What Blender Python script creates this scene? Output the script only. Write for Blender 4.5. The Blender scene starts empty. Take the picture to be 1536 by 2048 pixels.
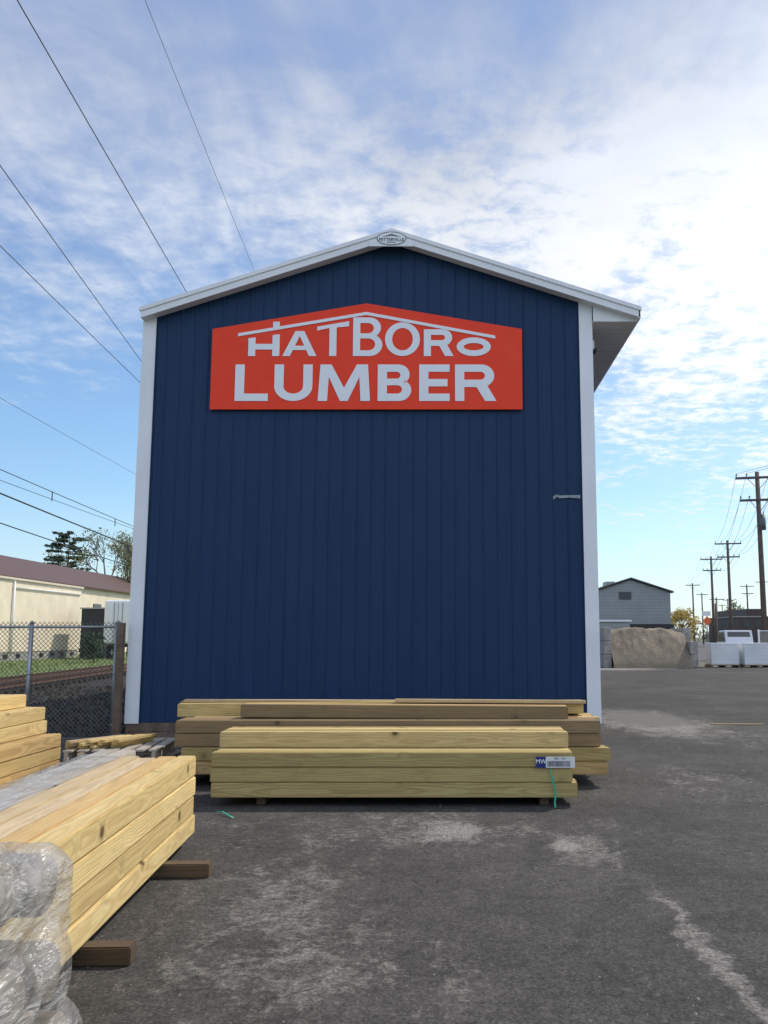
import bpy, bmesh, math, random
from mathutils import Vector, Matrix
from mathutils import noise as mn
random.seed(7)
scene = bpy.context.scene
COL = scene.collection
R = math.radians

# ------------------------------------------------------------------ node helpers
class NT:
    def __init__(s, tree): s.t = tree; s.n = tree.nodes; s.l = tree.links
    def new(s, typ, **kw):
        n = s.n.new(typ)
        for k, v in kw.items(): setattr(n, k, v)
        return n
    def put(s, sock, v):
        if isinstance(v, bpy.types.NodeSocket): s.l.new(v, sock)
        else: sock.default_value = v
    def math(s, op, a, b=None, c=None, clamp=False):
        n = s.new('ShaderNodeMath', operation=op, use_clamp=clamp)
        s.put(n.inputs[0], a)
        if b is not None: s.put(n.inputs[1], b)
        if c is not None: s.put(n.inputs[2], c)
        return n.outputs[0]
    def vmath(s, op, a, b=None):
        n = s.new('ShaderNodeVectorMath', operation=op)
        s.put(n.inputs[0], a)
        if b is not None: s.put(n.inputs[1], b)
        return n.outputs['Value'] if op in ('LENGTH', 'DISTANCE', 'DOT_PRODUCT') else n.outputs[0]
    def noise(s, vec, scale, detail=4, rough=.55, dist=0.0):
        n = s.new('ShaderNodeTexNoise')
        s.put(n.inputs['Vector'], vec); n.inputs['Scale'].default_value = scale
        n.inputs['Detail'].default_value = detail; n.inputs['Roughness'].default_value = rough
        n.inputs['Distortion'].default_value = dist
        return n.outputs['Fac']
    def voro(s, vec, scale, feature='F1'):
        n = s.new('ShaderNodeTexVoronoi', feature=feature)
        s.put(n.inputs['Vector'], vec); n.inputs['Scale'].default_value = scale
        return n.outputs
    def rng(s, v, a, b, c=0.0, d=1.0, smooth=False):
        n = s.new('ShaderNodeMapRange')
        if smooth: n.interpolation_type = 'SMOOTHSTEP'
        s.put(n.inputs[0], v)
        for i, q in enumerate((a, b, c, d)): s.put(n.inputs[i + 1], q)
        return n.outputs[0]
    def mix(s, f, a, b, blend='MIX'):
        n = s.new('ShaderNodeMix', data_type='RGBA', blend_type=blend)
        s.put(n.inputs[0], f)
        s.put(n.inputs[6], a if isinstance(a, bpy.types.NodeSocket) else (*a, 1))
        s.put(n.inputs[7], b if isinstance(b, bpy.types.NodeSocket) else (*b, 1))
        return n.outputs[2]
    def ramp(s, v, pts):
        n = s.new('ShaderNodeValToRGB'); e = n.color_ramp.elements
        while len(e) < len(pts): e.new(.5)
        for i, (p, c) in enumerate(pts):
            e[i].position = p; e[i].color = (c, c, c, 1) if isinstance(c, (int, float)) else (*c, 1)
        s.put(n.inputs[0], v); return n.outputs[0]
    def scale(s, vec, sc):
        return s.vmath('MULTIPLY', vec, sc)
    def bump(s, h, strength, dist):
        n = s.new('ShaderNodeBump'); n.inputs['Strength'].default_value = strength
        n.inputs['Distance'].default_value = dist; s.put(n.inputs['Height'], h)
        return n.outputs[0]

def newmat(name):
    m = bpy.data.materials.new(name); m.use_nodes = True
    t = NT(m.node_tree)
    p = m.node_tree.nodes['Principled BSDF']
    tc = t.new('ShaderNodeTexCoord')
    return m, t, p, tc.outputs['Object']

def simple(name, col, rough=.6, metal=0.0, var=.15, nscale=6.0, bump=0.0):
    m, t, p, co = newmat(name)
    n = t.noise(co, nscale, 4, .6)
    f = t.rng(n, .3, .7, 1 - var, 1 + var)
    v = t.new('ShaderNodeVectorMath', operation='SCALE')
    v.inputs[0].default_value = col; t.l.new(f, v.inputs['Scale'])
    t.l.new(v.outputs[0], p.inputs['Base Color'])
    p.inputs['Roughness'].default_value = rough; p.inputs['Metallic'].default_value = metal
    if bump: t.l.new(t.bump(t.noise(co, nscale * 6, 4), bump, .01), p.inputs['Normal'])
    return m

def wood(name, ca, cb, cdark, knot=1.0, ringc=.62):
    m, t, p, co = newmat(name)
    oi = t.new('ShaderNodeObjectInfo'); rnd = oi.outputs['Random']
    sep = t.new('ShaderNodeSeparateXYZ'); t.l.new(co, sep.inputs[0])
    cx = t.new('ShaderNodeCombineXYZ')
    t.put(cx.inputs[0], t.math('MULTIPLY', rnd, 37.0)); t.put(cx.inputs[1], t.math('MULTIPLY', rnd, 11.3)); t.put(cx.inputs[2], t.math('MULTIPLY', rnd, 23.1))
    co2 = t.vmath('ADD', co, cx.outputs[0])
    warp = t.noise(t.scale(co2, (.55, 1.5, 1.5)), 1.6, 3, .5)
    r1 = t.math('FRACT', t.math('MULTIPLY', rnd, 17.0)); r2 = t.math('FRACT', t.math('MULTIPLY', rnd, 5.7))
    yy = t.math('ADD', sep.outputs[1], t.math('SUBTRACT', t.math('MULTIPLY', r1, .16), .08))
    zz = t.math('ADD', sep.outputs[2], t.math('SUBTRACT', t.math('MULTIPLY', r2, .16), .08))
    kd = t.voro(co2, 2.5)[0]
    rr = t.math('SQRT', t.math('ADD', t.math('MULTIPLY', yy, yy), t.math('MULTIPLY', zz, zz)))
    rr = t.math('ADD', rr, t.math('MULTIPLY', warp, .11))
    rr = t.math('ADD', rr, t.rng(kd, .05, .30, .022, 0, True))
    ring = t.math('SINE', t.math('MULTIPLY', rr, 2 * math.pi * 58))
    ring = t.rng(ring, -.5, 1.0, 0, 1)
    fine = t.noise(t.scale(co2, (1.2, 45, 45)), 2.0, 4, .6)
    blot = t.noise(t.scale(co2, (.7, 2.5, 2.5)), 1.3, 3, .6)
    base = t.mix(t.rng(t.math('ADD', blot, t.math('MULTIPLY', t.math('SUBTRACT', rnd, .5), .35)), .35, .65), ca, cb)
    f = t.math('MULTIPLY', ring, ringc)
    col = t.mix(f, base, tuple(.5 * a + .5 * d for a, d in zip(cb, cdark)))
    col = t.mix(t.rng(fine, .48, .76, 0, .55), col, cdark)
    kn = t.rng(kd, .05, .115, 1, 0, True)
    kn2 = t.rng(kd, .10, .20, .45, 0, True)
    col = t.mix(t.math('MULTIPLY', kn2, knot), col, tuple(.5 * a for a in cb))
    col = t.mix(t.math('MULTIPLY', kn, knot), col, tuple(.36 * a for a in cdark))
    stain = t.noise(t.scale(co2, (1.1, 3, 3)), 2.6, 5, .7)
    col = t.mix(t.rng(stain, .56, .74, 0, .45), col, tuple(.58 * a for a in cb))
    r3 = t.math('FRACT', t.math('MULTIPLY', rnd, 41.3))
    v = t.new('ShaderNodeVectorMath', operation='SCALE'); t.l.new(col, v.inputs[0]); t.l.new(t.rng(r3, 0, 1, .80, 1.12), v.inputs['Scale'])
    t.l.new(v.outputs[0], p.inputs['Base Color'])
    p.inputs['Roughness'].default_value = .72
    p.inputs['Specular IOR Level'].default_value = .3
    h = t.math('ADD', fine, t.math('MULTIPLY', ring, .3))
    t.l.new(t.bump(h, .4, .004), p.inputs['Normal'])
    return m

# ------------------------------------------------------------------ mesh helpers
class MB:
    def __init__(s): s.v = []; s.f = []; s.m = []; s.sm = []
    def add(s, vs, fs, mi=0, smooth=False):
        o = len(s.v); s.v += [tuple(v) for v in vs]
        for f in fs:
            s.f.append([i + o for i in f]); s.m.append(mi); s.sm.append(smooth)
        return s
    def box(s, x0, x1, y0, y1, z0, z1, mi=0):
        vs = [(x, y, z) for z in (z0, z1) for y in (y0, y1) for x in (x0, x1)]
        return s.add(vs, [(0, 2, 3, 1), (4, 5, 7, 6), (0, 1, 5, 4), (2, 6, 7, 3), (0, 4, 6, 2), (1, 3, 7, 5)], mi)
    def obox(s, c, ax, size, mi=0):
        cs, sn = math.cos(ax), math.sin(ax); lx, ly, lz = [q / 2 for q in size]
        vs = []
        for z in (-lz, lz):
            for y in (-ly, ly):
                for x in (-lx, lx): vs.append((c[0] + x * cs - y * sn, c[1] + x * sn + y * cs, c[2] + z))
        return s.add(vs, [(0, 2, 3, 1), (4, 5, 7, 6), (0, 1, 5, 4), (2, 6, 7, 3), (0, 4, 6, 2), (1, 3, 7, 5)], mi)
    def prismY(s, poly, y0, y1, mi=0):
        n = len(poly)
        vs = [(x, y0, z) for x, z in poly] + [(x, y1, z) for x, z in poly]
        fs = [list(range(n)), list(range(2 * n - 1, n - 1, -1))]
        for i in range(n): fs.append((i, i + n, (i + 1) % n + n, (i + 1) % n))
        return s.add(vs, fs, mi)
    def prismX(s, poly, x0, x1, mi=0):
        n = len(poly)
        vs = [(x0, y, z) for y, z in poly] + [(x1, y, z) for y, z in poly]
        fs = [list(range(n)), list(range(2 * n - 1, n - 1, -1))]
        for i in range(n): fs.append((i, i + n, (i + 1) % n + n, (i + 1) % n))
        return s.add(vs, fs, mi)
    def cyl(s, p0, p1, r0, r1=None, n=10, mi=0, caps=True, smooth=True):
        if r1 is None: r1 = r0
        p0 = Vector(p0); p1 = Vector(p1); d = (p1 - p0)
        if d.length < 1e-6: return s
        d.normalize()
        a = d.orthogonal().normalized(); b = d.cross(a)
        o = len(s.v)
        for p, r in ((p0, r0), (p1, r1)):
            for i in range(n):
                t = 2 * math.pi * i / n
                s.v.append(tuple(p + a * (r * math.cos(t)) + b * (r * math.sin(t))))
        for i in range(n):
            j = (i + 1) % n
            s.f.append([o + i, o + j, o + n + j, o + n + i]); s.m.append(mi); s.sm.append(smooth and n > 4)
        if caps:
            s.f.append([o + i for i in range(n)][::-1]); s.m.append(mi); s.sm.append(False)
            s.f.append([o + n + i for i in range(n)]); s.m.append(mi); s.sm.append(False)
        return s
    def mesh(s, name, mats):
        me = bpy.data.meshes.new(name); me.from_pydata(s.v, [], s.f)
        for m in mats: me.materials.append(m)
        me.polygons.foreach_set('material_index', s.m)
        me.polygons.foreach_set('use_smooth', s.sm)
        me.update()
        bm = bmesh.new(); bm.from_mesh(me); bmesh.ops.recalc_face_normals(bm, faces=bm.faces); bm.to_mesh(me); bm.free()
        return me
    def obj(s, name, mats, parent=None, bevel=0.0, loc=None):
        o = bpy.data.objects.new(name, s.mesh(name, mats)); COL.objects.link(o)
        if loc is not None: o.location = loc
        if parent is not None: attach(o, parent)
        if bevel:
            b = o.modifiers.new('bevel', 'BEVEL'); b.width = bevel; b.segments = 2; b.limit_method = 'ANGLE'
        return o

def attach(o, parent):
    o.parent = parent
    w = Matrix.Translation(parent.location) if parent.parent is None else None
    if w is not None: o.matrix_parent_inverse = w.inverted()

def attach_local(o, parent):
    o.parent = parent

def empty(name, loc, label, cat, group=None):
    e = bpy.data.objects.new(name, None); e.location = loc; e.empty_display_size = .3
    COL.objects.link(e); tag(e, label, cat, group); return e

def tag(o, label, cat, group=None):
    o['label'] = label; o['category'] = cat
    if group: o['group'] = group
    return o

def struct(o, kind='structure'):
    o['kind'] = kind; return o

# ------------------------------------------------------------------ materials
M_white = simple('white_paint', (.78, .79, .80), .45, var=.04, nscale=2)
M_trim = simple('white_metal_trim', (.80, .81, .83), .4, var=.05, nscale=1.5)
M_galv = simple('galvanised_steel', (.34, .35, .36), .45, .6, .15, 8)
M_trans = simple('grey_transformer_paint', (.12, .125, .13), .5, .2)
M_link = simple('dull_fence_wire', (.15, .135, .11), .6, .3, .2, 8)
M_steel_dark = simple('dark_wire', (.02, .02, .022), .6)
M_brown = simple('weathered_brown_board', (.15, .10, .07), .8, var=.35, nscale=9, bump=.4)
M_pole = simple('creosote_pole_wood', (.13, .095, .075), .85, var=.3, nscale=5, bump=.3)
M_concrete = simple('concrete_block', (.34, .32, .29), .85, var=.3, nscale=4, bump=.4)
M_green = simple('green_plastic_strap', (.01, .42, .26), .35, var=.1)
M_black = simple('black_print', (.02, .02, .02), .6)
M_navy = simple('navy_print', (.012, .02, .16), .5, var=.05)
M_paper = simple('label_paper', (.72, .72, .72), .5, var=.04, nscale=20)
M_glass = simple('dark_glass', (.03, .035, .04), .1, var=.05)
M_louvre = simple('dark_grey_louvre', (.07, .075, .08), .7)
M_rubber = simple('tyre_rubber', (.02, .02, .02), .85)
M_orange = simple('orange_sign_paint', (.75, .15, .03), .5, var=.05)
M_rust = simple('rusty_rail_steel', (.12, .062, .042), .7, .3, .3, 10)
M_sleeper = simple('railway_sleeper_wood', (.05, .038, .03), .9, var=.3)
M_creamtrim = simple('cream_trim', (.66, .58, .46), .6, var=.08)

W_fresh = wood('treated_pine_yellow', (.73, .565, .27), (.64, .475, .205), (.36, .22, .085))
W_green = wood('treated_pine_tan', (.57, .44, .185), (.485, .365, .145), (.25, .165, .06))
W_orange = wood('treated_pine_orange', (.66, .46, .205), (.56, .38, .165), (.28, .155, .055))
W_tan = wood('dusty_tan_timber', (.58, .45, .27), (.50, .38, .215), (.28, .185, .095), .8, .45)
W_brown = wood('weathered_brown_timber', (.32, .22, .115), (.255, .175, .09), (.12, .08, .04), .8, .4)
W_dark = wood('dark_brown_timber', (.15, .10, .06), (.115, .078, .048), (.055, .036, .022), .8, .4)
W_grey = wood('weathered_grey_timber', (.50, .45, .385), (.41, .36, .295), (.22, .175, .13), .7, .4)

def m_siding():
    m, t, p, co = newmat('navy_painted_siding')
    s = t.noise(t.scale(co, (3.0, 1, .25)), 2.0, 4, .6)
    s2 = t.noise(co, 1.1, 3)
    col = t.mix(t.rng(s, .3, .7), (.0070, .032, .090), (.0098, .039, .107))
    col = t.mix(t.rng(s2, .4, .75, 0, .35), col, (.013, .042, .10))
    sp = t.rng(t.noise(co, 38, 2), .66, .72, 0, .35)
    col = t.mix(sp, col, (.0035, .015, .05))
    t.l.new(col, p.inputs['Base Color'])
    p.inputs['Roughness'].default_value = .6
    p.inputs['Specular IOR Level'].default_value = .3
    t.l.new(t.bump(t.noise(t.scale(co, (1, 1, .5)), 3.0, 3), .12, .03), p.inputs['Normal'])
    return m
M_blue = m_siding()

def m_signred():
    m, t, p, co = newmat('orange_red_sign_paint')
    n = t.noise(co, 3, 4)
    t.l.new(t.mix(t.rng(n, .3, .7), (.90, .050, .014), (.94, .062, .020)), p.inputs['Base Color'])
    p.inputs['Roughness'].default_value = .5
    p.inputs['Specular IOR Level'].default_value = .3
    return m
M_red = m_signred()
M_letter = simple('sign_white_paint', (.84, .86, .89), .5, var=.02, nscale=2)

def m_asphalt():
    m, t, p, co = newmat('worn_asphalt')
    sp = t.new('ShaderNodeSeparateXYZ'); t.l.new(co, sp.inputs[0])
    X, Y = sp.outputs[0], sp.outputs[1]
    agg = t.voro(co, 70.0)[1]
    bw = t.new('ShaderNodeRGBToBW'); t.l.new(agg, bw.inputs[0])
    fine = t.noise(co, 44, 5, .74)
    coarse = t.noise(co, 11, 5, .72)
    big = t.noise(co, .45, 4, .6)
    mid = t.noise(co, 2.2, 5, .68, .4)
    col = t.mix(t.rng(bw.outputs[0], .25, .85), (.066, .061, .056), (.138, .127, .115))
    col = t.mix(t.rng(fine, .42, .58, 0, .62), col, (.042, .038, .035))
    col = t.mix(t.rng(fine, .58, .72, 0, .70), col, (.27, .25, .225))
    mul = t.math('MULTIPLY', t.rng(big, .3, .7, .76, 1.22), t.math('MULTIPLY', t.rng(mid, .3, .7, .78, 1.2), t.rng(coarse, .3, .7, .74, 1.26)))
    v = t.new('ShaderNodeVectorMath', operation='SCALE'); t.l.new(col, v.inputs[0]); t.l.new(mul, v.inputs['Scale'])
    col = v.outputs[0]
    warpv = t.new('ShaderNodeTexNoise'); t.l.new(co, warpv.inputs['Vector']); warpv.inputs['Scale'].default_value = 1.7; warpv.inputs['Detail'].default_value = 4
    wv = t.vmath('ADD', co, t.scale(t.vmath('SUBTRACT', warpv.outputs['Color'], (.5, .5, .5)), (.55, .9, 0)))
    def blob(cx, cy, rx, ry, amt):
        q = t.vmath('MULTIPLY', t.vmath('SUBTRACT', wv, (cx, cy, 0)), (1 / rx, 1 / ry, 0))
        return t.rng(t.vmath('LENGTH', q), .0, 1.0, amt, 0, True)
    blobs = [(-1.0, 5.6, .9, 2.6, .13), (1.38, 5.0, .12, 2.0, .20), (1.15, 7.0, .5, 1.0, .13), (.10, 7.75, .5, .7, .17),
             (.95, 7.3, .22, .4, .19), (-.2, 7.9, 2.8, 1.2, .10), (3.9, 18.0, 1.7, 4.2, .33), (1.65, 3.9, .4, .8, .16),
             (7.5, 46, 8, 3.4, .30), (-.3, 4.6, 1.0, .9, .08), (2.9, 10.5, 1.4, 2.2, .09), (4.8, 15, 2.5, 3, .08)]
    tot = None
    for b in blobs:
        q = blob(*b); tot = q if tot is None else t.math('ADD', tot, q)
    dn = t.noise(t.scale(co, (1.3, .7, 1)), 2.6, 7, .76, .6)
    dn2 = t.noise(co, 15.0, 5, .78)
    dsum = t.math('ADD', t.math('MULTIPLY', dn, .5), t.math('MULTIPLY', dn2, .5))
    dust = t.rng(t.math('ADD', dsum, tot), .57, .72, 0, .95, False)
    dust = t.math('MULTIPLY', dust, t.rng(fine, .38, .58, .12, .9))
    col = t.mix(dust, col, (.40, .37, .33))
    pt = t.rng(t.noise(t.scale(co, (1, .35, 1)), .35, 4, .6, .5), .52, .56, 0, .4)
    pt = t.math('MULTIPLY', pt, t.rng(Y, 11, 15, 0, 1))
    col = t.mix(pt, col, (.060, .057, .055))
    ck = t.voro(t.vmath('ADD', co, t.scale(t.vmath('SUBTRACT', warpv.outputs['Color'], (.5, .5, .5)), (.7, .7, 0))), .36, 'DISTANCE_TO_EDGE')[0]
    cr = t.rng(ck, .0005, .0045, .65, 0)
    cr = t.math('MULTIPLY', cr, t.rng(mid, .47, .57, 0, 1))
    col = t.mix(cr, col, (.026, .024, .022))
    t.l.new(col, p.inputs['Base Color'])
    p.inputs['Roughness'].default_value = .92
    p.inputs['Specular IOR Level'].default_value = .2
    h = t.math('ADD', t.math('MULTIPLY', bw.outputs[0], .5), t.math('ADD', fine, coarse))
    t.l.new(t.bump(h, .85, .014), p.inputs['Normal'])
    return m
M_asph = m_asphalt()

def m_ground(name, c1, c2, c3, sc, bump=.6):
    m, t, p, co = newmat(name)
    a = t.noise(co, sc, 6, .7); b = t.noise(co, sc * 12, 4, .7)
    col = t.mix(t.rng(a, .35, .65), c1, c2)
    col = t.mix(t.rng(b, .5, .7, 0, .8), col, c3)
    t.l.new(col, p.inputs['Base Color']); p.inputs['Roughness'].default_value = .95
    t.l.new(t.bump(b, bump, .05), p.inputs['Normal'])
    return m
M_dirt = m_ground('dry_ground', (.13, .12, .085), (.09, .10, .05), (.16, .14, .10), .3)
M_grass = m_ground('grass_verge', (.10, .16, .03), (.15, .19, .05), (.07, .11, .02), .35)
M_ballast = m_ground('track_ballast', (.020, .016, .012), (.034, .026, .019), (.06, .048, .036), .9, 1.0)
M_sand = m_ground('pale_sand', (.28, .225, .16), (.20, .16, .112), (.33, .275, .205), 1.0, .8)

def m_leaf(name, c1, c2):
    m, t, p, co = newmat(name)
    a = t.noise(co, .9, 3); b = t.noise(co, 9, 2)
    col = t.mix(t.rng(t.math('ADD', t.math('MULTIPLY', a, .6), t.math('MULTIPLY', b, .4)), .38, .62), c1, c2)
    t.l.new(col, p.inputs['Base Color']); p.inputs['Roughness'].default_value = .8
    return m
L_pine = m_leaf('pine_needles', (.018, .035, .014), (.045, .075, .03))
L_bare = m_leaf('thin_autumn_leaves', (.13, .16, .06), (.25, .25, .12))
L_gold = m_leaf('golden_leaves', (.40, .27, .04), (.50, .37, .08))
L_bush = m_leaf('dark_green_leaves', (.015, .04, .012), (.04, .085, .025))
L_far = m_leaf('distant_foliage', (.09, .10, .07), (.18, .15, .09))
M_bark = simple('bark', (.15, .12, .10), .9, var=.3)

def m_stripes(name, c1, c2, axis, freq, rough=.6, duty=.12, bump=.5):
    m, t, p, co = newmat(name)
    s = t.new('ShaderNodeSeparateXYZ'); t.l.new(co, s.inputs[0])
    fr = t.math('FRACT', t.math('MULTIPLY', s.outputs[axis], freq))
    k = t.rng(fr, 0, duty, 1, 0)
    n = t.noise(co, .8, 5, .65)
    col = t.mix(t.rng(n, .35, .7, 0, .6), c1, tuple(.7 * a for a in c1))
    col = t.mix(k, col, c2)
    t.l.new(col, p.inputs['Base Color']); p.inputs['Roughness'].default_value = rough
    t.l.new(t.bump(k, bump, .02), p.inputs['Normal'])
    return m
M_greyside = m_stripes('grey_lap_siding', (.30, .315, .32), (.14, .145, .15), 2, 3.2)
M_cream = m_stripes('cream_wall_panels', (.84, .73, .55), (.74, .64, .47), 1, .35, duty=.02, bump=.1)
M_redroof = m_stripes('brown_red_metal_roof', (.105, .052, .038), (.07, .034, .025), 1, 1.6)
M_soffit = m_stripes('ribbed_white_soffit', (.70, .71, .71), (.36, .37, .38), 1, 5.0)
M_blocks = m_stripes('white_block_stack', (.78, .79, .79), (.45, .46, .47), 2, 5.0)
M_brick = m_stripes('brick_wall', (.085, .055, .05), (.06, .042, .04), 2, 6.0)

def m_film(name, lo, hi, base, fold=1.0, rough=.25):
    m, t, p, co = newmat(name)
    out = m.node_tree.nodes['Material Output']
    mp = t.new('ShaderNodeMapping'); t.l.new(co, mp.inputs[0]); mp.inputs['Rotation'].default_value = (R(28), 0, R(10)); mp.inputs['Scale'].default_value = (2.0, .45, 2.4)
    f1 = t.noise(mp.outputs[0], 5.5, 4, .55, .7)
    mp2 = t.new('ShaderNodeMapping'); t.l.new(co, mp2.inputs[0]); mp2.inputs['Rotation'].default_value = (R(-35), 0, 0); mp2.inputs['Scale'].default_value = (2, .45, 2.2)
    f2 = t.noise(mp2.outputs[0], 8.0, 3, .5, .6)
    soft = t.noise(co, 4.0, 3, .55)
    c1 = t.rng(t.math('ABSOLUTE', t.math('SUBTRACT', f1, .5)), 0, .022, 1, 0, True)
    c2 = t.rng(t.math('ABSOLUTE', t.math('SUBTRACT', f2, .52)), 0, .018, 1, 0, True)
    crease = t.math('MAXIMUM', c1, t.math('MULTIPLY', c2, .8))
    h = t.math('ADD', f1, t.math('ADD', t.math('MULTIPLY', f2, .6), t.math('MULTIPLY', crease, .06)))
    bp = t.bump(h, .80 * fold, .035)
    p.inputs['Base Color'].default_value = (*base, 1)
    p.inputs['Roughness'].default_value = rough
    p.inputs['Specular IOR Level'].default_value = .6
    t.l.new(bp, p.inputs['Normal'])
    tr = t.new('ShaderNodeBsdfTransparent'); tr.inputs['Color'].default_value = (.93, .93, .92, 1)
    mx = t.new('ShaderNodeMixShader')
    f = t.math('ADD', t.rng(soft, .35, .65, lo, hi), t.math('MULTIPLY', crease, .30), clamp=True)
    t.l.new(f, mx.inputs[0]); t.l.new(tr.outputs[0], mx.inputs[1]); t.l.new(p.outputs[0], mx.inputs[2])
    t.l.new(mx.outputs[0], out.inputs['Surface'])
    return m
M_film = m_film('grey_wrap_film', .16, .44, (.58, .565, .54), 1.0, .25)
M_sheet = m_film('thin_clear_film', .08, .34, (.66, .655, .64), .8, .3)

# ------------------------------------------------------------------ camera
cam = bpy.data.cameras.new('camera'); co_ = bpy.data.objects.new('camera', cam); COL.objects.link(co_)
co_.location = (0, 0, 1.6); co_.rotation_euler = (R(97.9), 0, 0)
cam.sensor_fit = 'VERTICAL'; cam.sensor_height = 36; cam.lens = 1800 / 2048 * 36
cam.shift_x = -117 / 2048; cam.clip_end = 5000; cam.clip_start = .05
scene.camera = co_

# ------------------------------------------------------------------ light and sky
sv = Vector((.70, .50, 1.0)).normalized()
elev = math.asin(sv.z); azim = math.atan2(sv.x, sv.y)
sun = bpy.data.lights.new('sun', 'SUN'); sun.energy = 3.6; sun.angle = R(.6); sun.color = (1.0, .93, .82)
so = bpy.data.objects.new('sun', sun); COL.objects.link(so); so.rotation_euler = sv.to_track_quat('Z', 'Y').to_euler(); so.location = (20, 10, 30)

w = bpy.data.worlds.new('World'); scene.world = w; w.use_nodes = True
try:
    w.cycles.sampling_method = 'MANUAL'; w.cycles.sample_map_resolution = 256
except Exception: pass
t = NT(w.node_tree); bg = w.node_tree.nodes['Background']
sky = t.new('ShaderNodeTexSky', sky_type='NISHITA'); sky.sun_disc = False
sky.sun_elevation = elev; sky.sun_rotation = azim; sky.air_density = 1.0; sky.dust_density = .6; sky.ozone_density = 1.6
tc = t.new('ShaderNodeTexCoord'); D = tc.outputs['Generated']
s = t.new('ShaderNodeSeparateXYZ'); t.l.new(D, s.inputs[0])
dx, dy, dz = s.outputs
zc = t.math('ADD', t.math('MAXIMUM', dz, 0.0), .07)
cb = t.new('ShaderNodeCombineXYZ'); t.put(cb.inputs[0], t.math('DIVIDE', dx, zc)); t.put(cb.inputs[1], t.math('DIVIDE', dy, zc))
P2 = cb.outputs[0]
big = t.noise(P2, .9, 3, .5, .3)
puff = t.rng(t.noise(P2, 13.0, 5, .62, .2), .37, .63)
puff2 = t.rng(t.noise(P2, 3.6, 6, .6, .4), .34, .66)
rot = t.new('ShaderNodeMapping'); t.l.new(P2, rot.inputs[0]); rot.inputs['Rotation'].default_value = (0, 0, R(-58)); rot.inputs['Scale'].default_value = (1.0, .26, 1)
cir = t.rng(t.noise(rot.outputs[0], 2.6, 7, .62, .5), .3, .7)
W = t.ramp(dz, [(0, .30), (.06, .26), (.13, .20), (.20, .23), (.27, .50), (.36, .82), (.48, .90), (.60, .84), (1, .7)])
smt = t.rng(dz, .42, .60, 1, .10, True)
lw = t.rng(dx, -.30, .10, .32, 1.15, True)
tex = t.math('ADD', t.math('MULTIPLY', t.math('MULTIPLY', puff, .50), t.math('MULTIPLY', smt, lw)), t.math('ADD', t.math('MULTIPLY', puff2, .28), t.math('MULTIPLY', cir, .50)))
gd = t.vmath('DOT_PRODUCT', D, tuple(Vector((.40, .80, .36)).normalized()))
mass = t.rng(gd, .92, 1.0, 0, 1, True)
side = t.math('ADD', t.math('MULTIPLY', dx, .12), t.math('MULTIPLY', mass, .24))
tot = t.math('ADD', t.math('ADD', tex, W), t.math('ADD', side, t.math('MULTIPLY', t.math('SUBTRACT', big, .5), .9)))
cl = t.rng(tot, .90, 1.78, 0, .97, True)
bright = t.ramp(dz, [(0, .80), (.15, .90), (.3, .97), (.42, .92), (.52, .74), (.62, .60), (1, .6)])
bright = t.math('ADD', bright, t.math('MULTIPLY', mass, .24))
bright = t.math('ADD', bright, t.math('MULTIPLY', t.math('SUBTRACT', puff2, .5), .12))
back = t.rng(dy, -.05, -.55, 1.0, 2.35)  # extra cloud brightness added behind the camera to light wall and sign
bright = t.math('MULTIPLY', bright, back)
vv = t.new('ShaderNodeVectorMath', operation='SCALE')
tint = t.mix(t.rng(dz, .38, .62), (.96, .985, 1.02), (.83, .91, 1.10))
t.l.new(tint, vv.inputs[0]); t.l.new(t.math('MULTIPLY', bright, 10.0), vv.inputs['Scale'])
skyb = t.mix(1.0, sky.outputs[0], (1.30, 1.56, 1.70), 'MULTIPLY')
skyb = t.mix(t.rng(dz, .22, .52, .05, .65), skyb, (3.1, 4.1, 6.8))
skyb = t.mix(t.math('MULTIPLY', mass, .35), skyb, (7.2, 8.6, 10.0))
colr = t.mix(cl, skyb, vv.outputs[0])
colr = t.mix(t.rng(dz, 0, .16, .42, 0), colr, (8.0, 9.2, 10.2))
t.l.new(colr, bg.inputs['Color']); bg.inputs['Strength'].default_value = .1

scene.view_settings.view_transform = 'Standard'; scene.view_settings.look = 'None'; scene.view_settings.exposure = 0

# ------------------------------------------------------------------ ground
def sheet(name, poly, z, mat):
    b = MB(); b.add([(x, y, z) for x, y in poly], [list(range(len(poly)))], 0)
    o = b.obj(name, [mat]); return struct(o)
sheet('ground', [(-1500, -300), (1500, -300), (1500, 2500), (-1500, 2500)], -.012, M_dirt)
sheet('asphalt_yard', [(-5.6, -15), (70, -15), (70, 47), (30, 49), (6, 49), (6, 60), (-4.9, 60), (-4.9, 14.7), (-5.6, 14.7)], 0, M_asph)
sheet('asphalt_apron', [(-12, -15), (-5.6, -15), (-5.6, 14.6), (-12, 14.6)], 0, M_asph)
sl = -.09
sheet('track_ballast', [(-5.0, 15.0), (-5.0, 110), (-23.2, 110), (-14.7, 15.0)], -.008, M_ballast)
sheet('grass_verge', [(-14.6, 15.0), (-23.1, 110), (-60, 110), (-60, 15.0)], -.004, M_grass)
sheet('street', [(12, 62), (90, 62), (150, 330), (70, 330)], -.008, simple('street_asphalt', (.09, .088, .085), .9))

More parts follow.
